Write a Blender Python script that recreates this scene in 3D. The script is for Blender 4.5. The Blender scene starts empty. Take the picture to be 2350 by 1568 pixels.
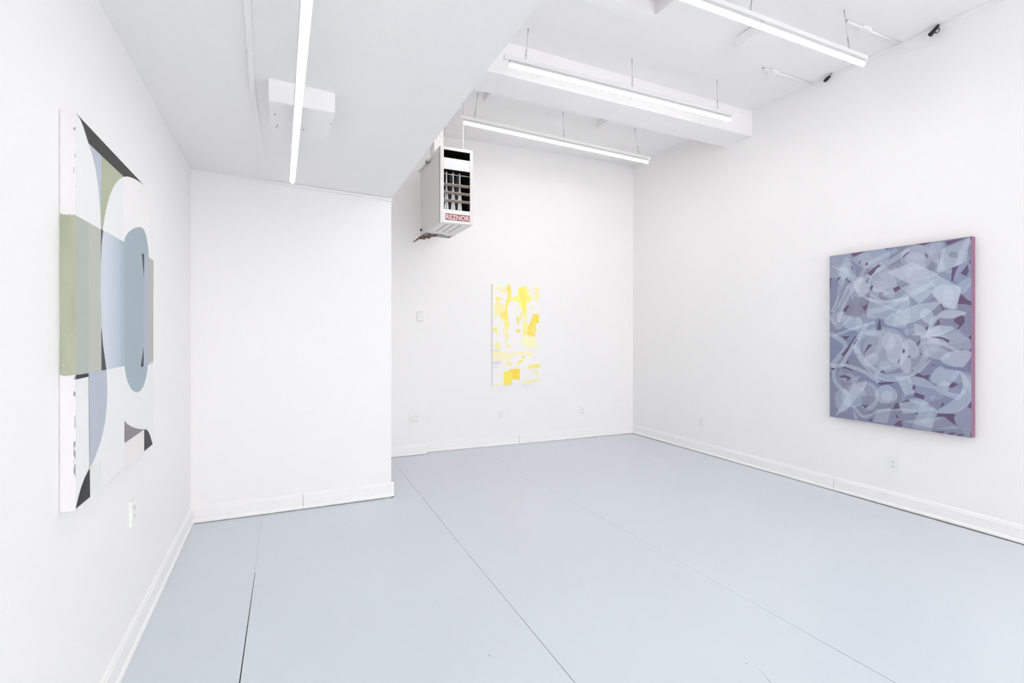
import bpy, bmesh, math, random
import numpy as np
from mathutils import Vector, Matrix
random.seed(7)
C = bpy.context.scene.collection
SC = bpy.context.scene

# ------------------------------------------------------------------ camera
# room axes: x runs along the back wall, y runs down the room, z is up.
F, CX, HY, H = 1140.0, 1175.0, 765.0, 1.45
TH = math.atan(530 / F)
ct, st = math.cos(TH), math.sin(TH)
cam = bpy.data.cameras.new('camera')
cam.sensor_width = 36
cam.lens = 36 * F / 2350
cam.shift_y = (HY - 784) / 2350
cam.clip_start = 0.05
co = bpy.data.objects.new('camera', cam)
C.objects.link(co)
co.location = (0, 0, H)
co.rotation_euler = (math.pi / 2, 0, -TH)
SC.camera = co


def ray(px, py):
    x = (px - CX) / F
    return Vector((x * ct + st, -x * st + ct, (HY - py) / F))


def on_z(px, py, z=0.0):
    r = ray(px, py)
    t = (z - H) / r.z
    return Vector((r.x * t, r.y * t, z))


def on_x(px, py, x):
    r = ray(px, py)
    t = x / r.x
    return Vector((x, r.y * t, H + r.z * t))


def on_y(px, py, y):
    r = ray(px, py)
    t = y / r.y
    return Vector((r.x * t, y, H + r.z * t))


# ------------------------------------------------------------------ materials
def lin(c):
    return tuple((v / 255 / 12.92) if v / 255 <= .04045 else ((v / 255 + .055) / 1.055) ** 2.4 for v in c)


def mat(name, col, rough=.6, spec=.3, metal=0.0, noise=0.0, nscale=6.0, bump=0.0, bscale=60.0, emis=None, coat=0.0):
    m = bpy.data.materials.new(name)
    m.use_nodes = True
    nt = m.node_tree
    b = nt.nodes['Principled BSDF']
    b.inputs['Base Color'].default_value = (*col, 1)
    b.inputs['Roughness'].default_value = rough
    b.inputs['Metallic'].default_value = metal
    b.inputs['Specular IOR Level'].default_value = spec
    if coat:
        b.inputs['Coat Weight'].default_value = coat
        b.inputs['Coat Roughness'].default_value = .12
    tc = nt.nodes.new('ShaderNodeTexCoord')
    if noise:
        n = nt.nodes.new('ShaderNodeTexNoise')
        n.inputs['Scale'].default_value = nscale
        n.inputs['Detail'].default_value = 2
        nt.links.new(tc.outputs['Object'], n.inputs['Vector'])
        r = nt.nodes.new('ShaderNodeValToRGB')
        r.color_ramp.elements[0].position = .3
        r.color_ramp.elements[1].position = .7
        r.color_ramp.elements[0].color = (*[v * (1 - noise) for v in col], 1)
        r.color_ramp.elements[1].color = (*[min(1, v * (1 + noise)) for v in col], 1)
        nt.links.new(n.outputs['Fac'], r.inputs['Fac'])
        nt.links.new(r.outputs['Color'], b.inputs['Base Color'])
    if bump:
        n2 = nt.nodes.new('ShaderNodeTexNoise')
        n2.inputs['Scale'].default_value = bscale
        n2.inputs['Detail'].default_value = 1
        nt.links.new(tc.outputs['Object'], n2.inputs['Vector'])
        bp = nt.nodes.new('ShaderNodeBump')
        bp.inputs['Strength'].default_value = bump
        bp.inputs['Distance'].default_value = .002
        nt.links.new(n2.outputs['Fac'], bp.inputs['Height'])
        nt.links.new(bp.outputs['Normal'], b.inputs['Normal'])
    if emis:
        b.inputs['Emission Color'].default_value = (*emis[0], 1)
        b.inputs['Emission Strength'].default_value = emis[1]
    return m


def attr_mat(name, rough=.55, weave=0.0):
    m = bpy.data.materials.new(name)
    m.use_nodes = True
    nt = m.node_tree
    b = nt.nodes['Principled BSDF']
    b.inputs['Roughness'].default_value = rough
    b.inputs['Specular IOR Level'].default_value = .25
    a = nt.nodes.new('ShaderNodeAttribute')
    a.attribute_name = 'paint'
    nt.links.new(a.outputs['Color'], b.inputs['Base Color'])
    if weave:
        tc = nt.nodes.new('ShaderNodeTexCoord')
        n = nt.nodes.new('ShaderNodeTexNoise')
        n.inputs['Scale'].default_value = 90
        nt.links.new(tc.outputs['Object'], n.inputs['Vector'])
        bp = nt.nodes.new('ShaderNodeBump')
        bp.inputs['Strength'].default_value = weave
        bp.inputs['Distance'].default_value = .001
        nt.links.new(n.outputs['Fac'], bp.inputs['Height'])
        nt.links.new(bp.outputs['Normal'], b.inputs['Normal'])
    return m


M = {}
M['wall'] = mat('white_wall_paint', (.912, .901, .896), .7, .2, bump=.10, bscale=45)
M['ceiling'] = mat('white_ceiling_paint', (.912, .900, .896), .8, .15, noise=.003, nscale=1.0)
M['trim'] = mat('white_gloss_trim_paint', (.91, .90, .895), .4, .4, bump=.1, bscale=25)
M['floor'] = mat('pale_blue_grey_floor_paint', (.645, .692, .748), .33, .4, noise=.014, nscale=.8, bump=.05, bscale=14)
M['gap'] = mat('dark_gap', (.055, .052, .055), .9, .1)
M['scuff'] = mat('grey_scuff', (.22, .22, .24), .7, .2)
M['metal_white'] = mat('white_enamel_metal', (.86, .86, .865), .38, .45)
M['housing'] = mat('white_light_housing', (.82, .815, .81), .45, .4)
M['reflector'] = mat('grey_white_reflector', (.60, .60, .60), .5, .3)
M['heater_white'] = mat('aged_white_enamel', (.80, .785, .765), .42, .4, noise=.02, nscale=5)
M['lens'] = mat('lit_led_lens', (.9, .9, .9), .4, .3, emis=((1.0, .98, .955), 2.1))
# the strip inside shines mostly downwards, so the diffuser gives most of its light from its underside
nt = M['lens'].node_tree
g_ = nt.nodes.new('ShaderNodeNewGeometry')
sx_ = nt.nodes.new('ShaderNodeSeparateXYZ')
nt.links.new(g_.outputs['Normal'], sx_.inputs[0])
mr_ = nt.nodes.new('ShaderNodeMapRange')
mr_.interpolation_type = 'SMOOTHSTEP'
mr_.inputs['From Min'].default_value = -.35
mr_.inputs['From Max'].default_value = -1.0
mr_.inputs['To Min'].default_value = 0.8
mr_.inputs['To Max'].default_value = 20.0
nt.links.new(sx_.outputs['Z'], mr_.inputs['Value'])
nt.links.new(mr_.outputs['Result'], nt.nodes['Principled BSDF'].inputs['Emission Strength'])
M['lens_low'] = M['lens'].copy()
M['lens_low'].name = 'lit_led_lens_softer'
for n_ in M['lens_low'].node_tree.nodes:
    if n_.type == 'MAP_RANGE':
        n_.inputs['To Max'].default_value = 9.0
M['wire'] = mat('steel_wire', (.42, .40, .38), .4, .5, metal=.7)
M['black'] = mat('black_rubber', (.022, .021, .025), .5, .4)
M['slot'] = mat('dark_slot', (.06, .055, .055), .8, .2)
M['cavity'] = mat('black_interior', (.018, .016, .016), .8, .2)  # plain near-black colour for the heater chamber and tray slots
M['bronze'] = mat('tan_louvre_metal', (.36, .30, .265), .45, .4, metal=.3, noise=.15, nscale=20)
M['tube'] = mat('galvanised_heat_exchanger', (.62, .63, .65), .35, .5, metal=.35, noise=.08, nscale=12)
M['rust'] = mat('brown_brass_fitting', (.20, .11, .085), .5, .4, metal=.4, noise=.4, nscale=60)
M['red'] = mat('faded_red_enamel', (.42, .12, .14), .5, .3, noise=.25, nscale=25)
M['letters'] = mat('white_lettering', (.84, .80, .79), .5, .3)
M['pink'] = mat('mauve_pink_canvas_edge', lin((148, 110, 133)), .6, .2, noise=.06, nscale=20)
M['canvas'] = mat('white_canvas', (.86, .86, .86), .7, .2)
M['plastic'] = mat('white_plastic', (.88, .88, .86), .35, .45)
M['paint_attr'] = attr_mat('brushed_acrylic', .55, .15)
M['paint_flat'] = attr_mat('flat_acrylic', .6)


# ------------------------------------------------------------------ mesh helpers
def wloc(o):
    v = Vector((0, 0, 0))
    while o is not None:
        v += o.location
        o = o.parent
    return v


def obj(name, bm, m, parent=None, smooth=False, bevel=0.0):
    """link bm (room coordinates) as one mesh object; several materials may be given"""
    bmesh.ops.recalc_face_normals(bm, faces=bm.faces) if bm.faces else None
    if bevel:
        bmesh.ops.bevel(bm, geom=[e for e in bm.edges if e.is_manifold and e.calc_face_angle(0) > .6], offset=bevel, segments=2, affect='EDGES')
    if smooth:
        for f in bm.faces:
            f.smooth = True
    if parent is None:
        cs = [v.co for v in bm.verts]
        org = Vector((sum(c.x for c in cs) / len(cs), sum(c.y for c in cs) / len(cs), min(c.z for c in cs)))
    else:
        org = wloc(parent)
    bmesh.ops.translate(bm, verts=bm.verts, vec=-org)
    me = bpy.data.meshes.new(name)
    bm.to_mesh(me)
    bm.free()
    for k in (m if isinstance(m, (list, tuple)) else [m]):
        me.materials.append(k)
    o = bpy.data.objects.new(name, me)
    C.objects.link(o)
    if parent is None:
        o.location = org
    else:
        o.parent = parent
    return o


def thing(name, label, cat, loc, group=None):
    o = bpy.data.objects.new(name, None)
    o.empty_display_size = .05
    C.objects.link(o)
    o.location = loc
    o['label'] = label
    o['category'] = cat
    if group:
        o['group'] = group
    return o


def tag(o, label, cat, group=None):
    o['label'] = label
    o['category'] = cat
    if group:
        o['group'] = group
    return o


def struct(name, bm, m, **k):
    o = obj(name, bm, m, **k)
    o['kind'] = 'structure'
    return o


def B():
    return bmesh.new()


def box(bm, a, b, mi=0):
    x0, y0, z0 = a
    x1, y1, z1 = b
    v = [bm.verts.new(p) for p in ((x0, y0, z0), (x1, y0, z0), (x1, y1, z0), (x0, y1, z0), (x0, y0, z1), (x1, y0, z1), (x1, y1, z1), (x0, y1, z1))]
    for f in ((0, 3, 2, 1), (4, 5, 6, 7), (0, 1, 5, 4), (1, 2, 6, 5), (2, 3, 7, 6), (3, 0, 4, 7)):
        bm.faces.new([v[i] for i in f]).material_index = mi
    return v


def prism(bm, bot, top, mi=0):
    a = [bm.verts.new(p) for p in bot]
    b = [bm.verts.new(p) for p in top]
    n = len(a)
    bm.faces.new(a[::-1]).material_index = mi
    bm.faces.new(b).material_index = mi
    for i in range(n):
        bm.faces.new((a[i], a[(i + 1) % n], b[(i + 1) % n], b[i])).material_index = mi


def sweep(bm, p0, p1, side, prof, mi=0, dz0=0, dz1=0):
    """profile (offset along side, z) swept from p0 to p1"""
    side = Vector(side)
    a = [Vector(p0) + side * d + Vector((0, 0, z + dz0)) for d, z in prof]
    b = [Vector(p1) + side * d + Vector((0, 0, z + dz1)) for d, z in prof]
    prism(bm, a, b, mi)


def tube(bm, pts, r, seg=8, mi=0, closed=False):
    pts = [Vector(p) for p in pts]
    n = len(pts)
    rs = r if isinstance(r, (list, tuple)) else [r] * n
    rings = []
    up = Vector((0, 0, 1))
    for i, p in enumerate(pts):
        if closed:
            t = pts[(i + 1) % n] - pts[i - 1]
        else:
            t = (pts[min(i + 1, n - 1)] - pts[max(i - 1, 0)])
        t.normalize()
        ref = up if abs(t.z) < .9 else Vector((1, 0, 0))
        if i == 0:
            u = t.cross(ref).normalized()
        else:
            u = (u - t * u.dot(t))
            u = u.normalized() if u.length > 1e-6 else t.cross(ref).normalized()
        v = t.cross(u)
        rings.append([bm.verts.new(p + (u * math.cos(2 * math.pi * k / seg) + v * math.sin(2 * math.pi * k / seg)) * rs[i]) for k in range(seg)])
    m = n if closed else n - 1
    for i in range(m):
        a, b = rings[i], rings[(i + 1) % n]
        for k in range(seg):
            f = bm.faces.new((a[k], a[(k + 1) % seg], b[(k + 1) % seg], b[k]))
            f.material_index = mi
            f.smooth = True
    if not closed:
        bm.faces.new(rings[0][::-1]).material_index = mi
        bm.faces.new(rings[-1]).material_index = mi


def bez(pts, n=8):
    """smooth open curve through points (Catmull-Rom)"""
    P = [Vector(p) for p in pts]
    P = [P[0] * 2 - P[1]] + P + [P[-1] * 2 - P[-2]]
    out = []
    for i in range(1, len(P) - 2):
        for k in range(n):
            t = k / n
            out.append(.5 * ((2 * P[i]) + (P[i + 1] - P[i - 1]) * t + (2 * P[i - 1] - 5 * P[i] + 4 * P[i + 1] - P[i + 2]) * t * t + (3 * P[i] - P[i - 1] - 3 * P[i + 1] + P[i + 2]) * t ** 3))
    out.append(P[-2])
    return out


# ------------------------------------------------------------------ room shell
YF = -8.5                       # street end of the room, behind the camera
XL, XR = -.625, 4.635
ZT = 3.95


def zc(y):                      # the high ceiling climbs slightly to the back
    return 3.808 + .0129 * y


# floor: sheets of painted board with narrow open joints over a dark sub-floor
bm = B()
seams = [  # (x,y,half width) running from the street end to the back
    [(-.160, YF, .0024), (-.156, 2.34, .0022), (-.143, 3.38, .0013), (-.1429, 3.385, .0003), (-.138, 4.47, .0003)],
    [(1.098, YF, .0012), (1.105, 1.75, .0011), (1.116, 3.36, .0009), (1.135, 4.6, .0012), (1.142, 5.1, .0009), (1.151, 5.6, .0004), (1.152, 5.86, .0004)],
    [(2.335, YF, .0012), (2.309, 1.2, .0012), (2.303, 1.65, .0008), (2.300, 1.95, .0004), (2.266, 4.55, .0004), (2.262, 5.92, .0003)],
]
def xat(s, y):
    for a, b in zip(s, s[1:]):
        if a[1] <= y <= b[1]:
            t = (y - a[1]) / (b[1] - a[1])
            return a[0] + (b[0] - a[0]) * t, a[2] + (b[2] - a[2]) * t
    return s[-1][0], s[-1][2]
def strip(bm, left, right):
    for i in range(len(left) - 1):
        bm.faces.new([bm.verts.new((*left[i], 0)), bm.verts.new((*right[i], 0)), bm.verts.new((*right[i + 1], 0)), bm.verts.new((*left[i + 1], 0))])
def ys(*seqs):
    return sorted({round(y, 4) for s in seqs for y in s})
yl = ys([YF, 4.452], [p[1] for p in seams[0] if p[1] < 4.45])
strip(bm, [(-.612, y) for y in yl], [(xat(seams[0], y)[0] - xat(seams[0], y)[1], y) for y in yl])
yl = ys([YF, 4.43], [p[1] for s in seams[:2] for p in s if p[1] < 4.43])
strip(bm, [(xat(seams[0], y)[0] + xat(seams[0], y)[1], y) for y in yl], [(xat(seams[1], y)[0] - xat(seams[1], y)[1], y) for y in yl])
yl = ys([4.43, 5.845], [p[1] for s in seams[1:2] for p in s if 4.43 < p[1] < 5.84])
strip(bm, [(.905, y) for y in yl], [(xat(seams[1], y)[0] - xat(seams[1], y)[1], y) for y in yl])
yl = ys([YF, 5.86], [p[1] for s in seams[1:] for p in s if p[1] < 5.86])
strip(bm, [(xat(seams[1], y)[0] + xat(seams[1], y)[1], y) for y in yl], [(xat(seams[2], y)[0] - xat(seams[2], y)[1], y) for y in yl])
yl = ys([YF, 5.79], [p[1] for p in seams[2] if p[1] < 5.79])
strip(bm, [(xat(seams[2], y)[0] + xat(seams[2], y)[1], y) for y in yl], [(4.606, y) for y in yl])
# slivers along the slightly skewed back wall
for q in ([(1.6, 5.86), (2.2615, 5.86), (2.2615, 5.887), (1.6, 5.913)], [(2.263, 5.79), (4.606, 5.79), (4.606, 5.789), (2.263, 5.887)]):
    bm.faces.new([bm.verts.new((*p, 0)) for p in q])
# scuffs and specks on the paint
def mark(px, w):
    ps = [on_z(*p, 0.0004) for p in px]
    for a, b in zip(ps, ps[1:]):
        d = (b - a).normalized()
        n = Vector((-d.y, d.x, 0)) * w
        bm.faces.new([bm.verts.new(v) for v in (a - n * .3, b - n, b + n, a + n * .3)]).material_index = 1
mark([(1740, 1535), (1770, 1568)], .0014)
for p, r in (((1123, 1505), .0035), ((2043, 1430), .002), ((1363, 1543), .002), ((1713, 1523), .003), ((587, 1346), .003), ((969, 1196), .004)):
    c = on_z(*p, .0004)
    bm.faces.new([bm.verts.new((c.x + r * math.cos(a), c.y + r * math.sin(a), .0004)) for a in [k * math.pi / 4 for k in range(8)]]).material_index = 1
bmesh.ops.recalc_face_normals(bm, faces=bm.faces)
for f in bm.faces:
    if f.normal.z < 0:
        f.normal_flip()
# the sub-floor seen through the joints
n0 = len(bm.faces)
box(bm, (-.8, YF - .2, -.09), (4.85, 6.15, -.009), 2)
struct('floor', bm, [M['floor'], M['scuff'], M['gap']])

bm = B(); box(bm, (-.78, YF - .15, -.009), (XL, 6.1, ZT)); struct('wall_left', bm, M['wall'])
bm = B(); box(bm, (XR, YF - .15, -.009), (4.8, 6.1, ZT)); struct('wall_right', bm, M['wall'])
# solid partition block at the left with its face turned a touch
bm = B()
prism(bm, [(XL, 4.462, -.009), (.884, 4.436, -.009), (.884, 6.0, -.009), (XL, 6.0, -.009)],
      [(XL, 4.462, 3.94), (.884, 4.436, 3.94), (.884, 6.0, 3.94), (XL, 6.0, 3.94)])
struct('wall_partition', bm, M['wall'])
bm = B()
foot = [(.884, 5.857), (1.578, 5.850), (1.582, 5.932), (XR, 5.800), (XR, 6.05), (.884, 6.05)]
prism(bm, [(x, y, -.009) for x, y in foot], [(x, y, 3.94) for x, y in foot])
struct('wall_back', bm, M['wall'])
# unseen street end, with a shop-window opening added to let daylight in
bm = B()
y0, y1 = YF - .15, YF
WX0, WX1, WZ0, WZ1 = .2, 4.0, .9, 2.5
box(bm, (XL, y0, -.009), (XR, y1, WZ0)); box(bm, (XL, y0, WZ1), (XR, y1, ZT))
box(bm, (XL, y0, WZ0), (WX0, y1, WZ1)); box(bm, (WX1, y0, WZ0), (XR, y1, WZ1))
struct('wall_front', bm, M['wall'])
bm = B()
for k in range(5):
    x = WX0 + (WX1 - WX0 - .04) * k / 4
    box(bm, (x, y0 + .04, WZ0), (x + .04, y1 - .04, WZ1))
for z in (WZ0, WZ1 - .04):
    box(bm, (WX0, y0 + .045, z), (WX1, y1 - .045, z + .04))
struct('added_window_1', bm, M['trim'])

# low ceiling over the left of the room
bm = B()
prism(bm, [(XL, 4.47, 2.700), (.884, 4.44, 2.643), (.740, YF, 2.710), (XL, YF, 2.738)],
      [(XL, 4.47, 3.94), (.884, 4.44, 3.94), (.740, YF, 3.94), (XL, YF, 3.94)])
struct('ceiling_low', bm, M['ceiling'])

# high ceiling, with a light well let into it
SX0, SX1, SY0, SY1 = 1.35, 2.548, 1.45, 2.930
bm = B()
def cslab(x0, x1, ya, yb):
    prism(bm, [(x0, ya, zc(ya)), (x1, ya, zc(ya)), (x1, yb, zc(yb)), (x0, yb, zc(yb))],
          [(x0, ya, ZT + .02), (x1, ya, ZT + .02), (x1, yb, ZT + .02), (x0, yb, ZT + .02)])
# unseen roof opening added over the street end to spread daylight evenly
RX0, RX1, RYa, RYb = 1.2, 4.3, -7.8, -3.4
cslab(.7, XR + .05, YF, RYa); cslab(.7, RX0, RYa, RYb); cslab(RX1, XR + .05, RYa, RYb)
cslab(.7, SX0, RYb, 6.05); cslab(SX1, XR + .05, RYb, 6.05)
cslab(SX0, SX1, RYb, SY0); cslab(SX0, SX1, SY1, 6.05)
t = .04
for a, b in (((SX0 - t, SY0 - t, ZT), (SX0, SY1 + t, 4.6)), ((SX1, SY0 - t, ZT), (SX1 + t, SY1 + t, 4.6)),
             ((SX0, SY0 - t, ZT), (SX1, SY0, 4.6)), ((SX0, SY1, ZT), (SX1, SY1 + t, 4.6)), ((SX0 - t, SY0 - t, 4.6), (SX1 + t, SY1 + t, 4.64))):
    box(bm, a, b)
struct('ceiling', bm, M['ceiling'])
# flat casing round the light well
bm = B()
z1 = zc(SY1)
def fr(x0, x1, ya, yb, d):
    prism(bm, [(x0, ya, zc(ya) - d), (x1, ya, zc(ya) - d), (x1, yb, zc(yb) - d), (x0, yb, zc(yb) - d)],
          [(x0, ya, zc(ya) + .01), (x1, ya, zc(ya) + .01), (x1, yb, zc(yb) + .01), (x0, yb, zc(yb) + .01)])
fr(SX0 - .1, SX1 + .012, SY1 - .006, SY1 + .10, .012)
fr(SX0 - .1, SX1 + .012, SY0 - .1, SY0, .012)
fr(SX0 - .1, SX0, SY0, SY1 - .006, .012)
fr(SX1 - .004, SX1 + .012, SY0, SY1 - .006, .012)
struct('trim_1', bm, M['trim'])

# boxed beam across the high ceiling
bm = B()
prism(bm, [(.80, 3.722, 3.578), (4.65, 3.789, 3.584), (4.65, 4.132, 3.584), (.80, 4.060, 3.578)],
      [(.80, 3.722, 3.90), (4.65, 3.789, 3.90), (4.65, 4.132, 3.90), (.80, 4.060, 3.90)])
o = struct('ceiling_beam', bm, M['ceiling'])

# ------------------------------------------------------------------ baseboards
PROF = [(0, 0), (.024, 0), (.024, .012), (.020, .020), (.014, .026), (.013, .096), (.009, .102), (.009, .110), (.003, .121), (0, .122)]


def baseboard(name, runs, side):
    """runs: [(p0,p1,gap0,gap1)]"""
    bm = B()
    for p0, p1, g0, g1 in runs:
        sweep(bm, (*p0, 0), (*p1, 0), (*side, 0), PROF, 0, g0, g1)
    return struct(name, bm, M['trim'])


def lerp(a, b, t):
    return tuple(a[i] + (b[i] - a[i]) * t for i in range(len(a)))


baseboard('baseboard_left', [((XL, YF), (XL, 2.9), .0006, .0008), ((XL, 2.903), (XL, 4.44), .0006, .0012)], (.95, 0))
pa, pb = (XL + .0, 4.462), (.906, 4.4355)
tj = .515
baseboard('baseboard_partition', [(pa, lerp(pa, pb, tj), .005, .006), (lerp(pa, pb, tj + .0022), pb, .006, .011)], (-.0172, -1))
bm = B()
sweep(bm, (.884, 4.4365, 0), (.884, 5.84, 0), (.95, 0, 0), PROF, 0, .004, .003)
struct('baseboard_alcove', bm, M['trim'])
bm = B()
sweep(bm, (.884, 5.857, 0), (1.582, 5.850, 0), (0, -1, 0), PROF, 0, .002, .005)
sweep(bm, (1.560, 5.9315, 0), (2.83, 5.8775, 0), (-.043, -1, 0), PROF, 0, .003, .002)
sweep(bm, (2.834, 5.877, 0), (XR, 5.800, 0), (-.043, -1, 0), PROF, 0, .002, .005)
struct('baseboard_back', bm, M['trim'])
yj1, yj2 = 4.985, 2.905
baseboard('baseboard_right', [((XR, YF), (XR, 1.4), .002, .002), ((XR, 1.4), (XR, 2.0), .004, .008), ((XR, 2.0), (XR, yj2 - .003), .008, .004),
                              ((XR, yj2), (XR, yj1 - .003), .0025, .003), ((XR, yj1), (XR, 5.78), .005, .003)], (-1, 0))

# ------------------------------------------------------------------ linear lights
LIGHTS = 'hanging linear LED tube lights'


def fixture(label, p0, p1, cables, inset=(.05, .03), cord=None, lens='lens'):
    """p0,p1: centre of the housing top at both ends; cables: [(t along, ceiling point)]"""
    p0, p1 = Vector(p0), Vector(p1)
    d = (p1 - p0).normalized()
    s = Vector((-d.y, d.x, 0)).normalized()
    root = thing('linear_light', label, 'light', (p0 + p1) / 2 - Vector((0, 0, .09)), LIGHTS)
    bm = B()
    sweep(bm, p0, p1, s, [(-.018, -.032), (.018, -.032), (.018, -.003), (.014, 0), (-.014, 0), (-.018, -.003)])
    obj('housing', bm, M['housing'], root)
    a, b = p0 + d * inset[0], p1 - d * inset[1]
    bm = B()
    sweep(bm, a, b, s, [(-.0155, -.056), (.0155, -.056), (.0135, -.0315), (-.0135, -.0315)])
    L = (b - a).length
    for q in (.062, .47, .53, .938):
        c = a + d * L * q - Vector((0, 0, .047))
        sweep(bm, c - d * .004, c + d * .004, s, [(-.0175, -.002), (.0175, -.002), (.0175, .012), (-.0175, .012)])
    obj('reflector', bm, M['reflector'], root)
    bm = B()
    pr = [(.0165 * math.cos(k * math.pi / 10), -.0560 - .027 * math.sin(k * math.pi / 10)) for k in range(11)]
    sweep(bm, a - d * .004, b + d * .004, s, pr[::-1])
    obj('lens', bm, M[lens], root)['label'] = 'glowing white lens'
    for e, sg in ((p0, -1), (p1, 1)):
        bm = B()
        sweep(bm, e - d * .0 * sg, e + d * .004 * sg, s, [(-.019, -.034), (.019, -.034), (.019, .0015), (-.019, .0015)])
        obj('end_cap', bm, M['housing'], root)
    for t, top in cables:
        top = Vector(top)
        bot = p0 + (p1 - p0) * t + Vector((0, 0, .020))
        v = top - bot
        Lc = v.length
        v.normalize()
        bm = B()
        lo = bot + v * min(.075, Lc * .5)
        tube(bm, [bot + v * .03, top - v * .012], .0011, 6)
        tube(bm, [bot + v * .024, lo], .0033, 8)
        if Lc > .12:
            tube(bm, [top - v * .05, top - v * .012], .0026, 8)
            tube(bm, [top - v * .012, top], .004, 8)
        cb = obj('hanging_cable', bm, M['wire'], root)
        bm = B()
        tube(bm, [bot + Vector((0, 0, .010)) + (d * math.cos(a_) * .009 + Vector((0, 0, 1)) * math.sin(a_) * .013) for a_ in [k * math.pi / 6 for k in range(12)]], .0018, 6, closed=True)
        tube(bm, [bot - Vector((0, 0, .021)), bot - Vector((0, 0, .002))], .0022, 6)
        obj('hook', bm, M['wire'], cb)
    if cord:
        bm = B()
        tube(bm, bez(cord, 6), .0028, 6)
        obj('power_cord', bm, M['plastic'], root)
    return root


Y1 = 2.27
fixture('white LED tube light nearest the camera, under the high ceiling at the upper right', (1.56, Y1, 3.527), (3.99, Y1, 3.535),
        [(.06, (1.79, Y1 - .01, zc(Y1))), (.495, (2.795, Y1 - .01, zc(Y1))), (.918, (3.765, Y1 + .02, zc(Y1)))], (.06, .03))
Y2 = 3.50
c2 = [(3.985, 3.5, 3.555), on_y(1700, 265, 3.49), on_y(1712, 235, 3.44), on_y(1721, 200, 3.36), on_y(1738, 170, 3.24), on_y(1750, 157, 3.14)]
fixture('white LED tube light hanging in front of the boxed ceiling beam', (1.565, Y2, 3.598), (3.99, Y2, 3.600),
        [(.075, (1.768, 3.50, zc(3.5))), (.505, (2.79, 3.505, zc(3.5))), (.925, (3.748, 3.45, zc(3.5)))], (.045, .02), c2)
c3 = [(1.62, 4.70, 3.60), on_y(1069, 236, 4.80), on_y(1078, 224, 4.82), on_y(1092, 215, 4.86), on_y(1098, 209, 4.9)]
fixture('white LED tube light hanging beyond the beam, closest to the back wall', (1.615, 4.70, 3.622), (4.00, 4.70, 3.560),
        [(.066, (1.80, 4.70, zc(4.7))), (.502, (2.80, 4.70, zc(4.7))), (.932, (3.79, 4.71, zc(4.7)))], (.04, .03))
e4 = on_z(671, 419, 2.445)
x4 = on_z(706, 0, 2.445)
dx = (x4 - e4).normalized()
q4 = e4 + dx * 2.43
fixture('white LED tube light slung under the low ceiling, pointing at the partition wall', (e4.x, e4.y, 2.520), (q4.x, q4.y, 2.520),
        [(.365, (e4.x + dx.x * .87, e4.y + dx.y * .87, 2.574)), (.93, (q4.x - dx.x * .15, q4.y - dx.y * .15, 2.69))], (.006, .03), lens='lens_low')

# ------------------------------------------------------------------ boxes on the ceilings
root = thing('junction_box', 'white metal junction box with screws, on the low ceiling behind the tube light', 'junction box', (.1, 2.85, 2.573), 'flat white boxes on the ceilings')
bm = B()
box(bm, (-.055, 2.672, 2.573), (.250, 3.10, 2.695))
obj('body', bm, M['ceiling'], root, bevel=.003)
for p in ((626, 234), (631, 262), (636, 287), (760, 258), (759, 284), (758, 308), (697, 297), (697, 330), (635, 292)):
    c = on_z(*p, 2.573)
    if not (-.05 < c.x < .25 and 2.68 < c.y < 3.095):
        continue
    bm = B()
    tube(bm, [c - Vector((0, 0, .0035)), c + Vector((0, 0, .001))], .0035, 8)
    obj('screw', bm, M['wire'], root)
for (x0, x1, ya, yb, h, lab) in ((3.325, 3.60, 2.60, 2.865, .085, 'square white box on the high ceiling, behind the nearest tube light'),
                                 (1.865, 2.085, 4.47, 4.71, .072, 'square white box on the ceiling beyond the beam, above the heater end of the light'),
                                 (3.275, 3.505, 4.50, 4.735, .072, 'square white box on the ceiling beyond the beam, over the middle of the light')):
    root = thing('junction_box', lab, 'junction box', ((x0 + x1) / 2, (ya + yb) / 2, zc(ya) - h), 'flat white boxes on the ceilings')
    zb = zc(yb) - h
    bm = B()
    box(bm, (x0, ya, zb + .006), (x1, yb, zc(ya) - .003))
    obj('body', bm, M['ceiling'], root)
    bm = B()
    box(bm, (x0 - .003, ya - .003, zb), (x1 + .003, yb + .003, zb + .0065))
    obj('cover_plate', bm, M['ceiling'], root, bevel=.002)

# ------------------------------------------------------------------ conduits
def raceway(name, label, pts, w, h, group=None, boxes=(), m=None):
    bm = B()
    for a, b in zip(pts, pts[1:]):
        a, b = Vector(a), Vector(b)
        d = (b - a).normalized()
        s = Vector((-d.y, d.x, 0)).normalized()
        sweep(bm, a, b, s, [(-w / 2, -h), (w / 2, -h), (w / 2, 0), (-w / 2, 0)])
    return bm


def zl(x, y):                   # underside of the low ceiling
    v = (4.455 - y) / (4.455 - YF)
    a, b = 2.700 + .038 * v, 2.643 + .067 * v
    return a + (b - a) * (x - XL) / 1.5


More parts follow.
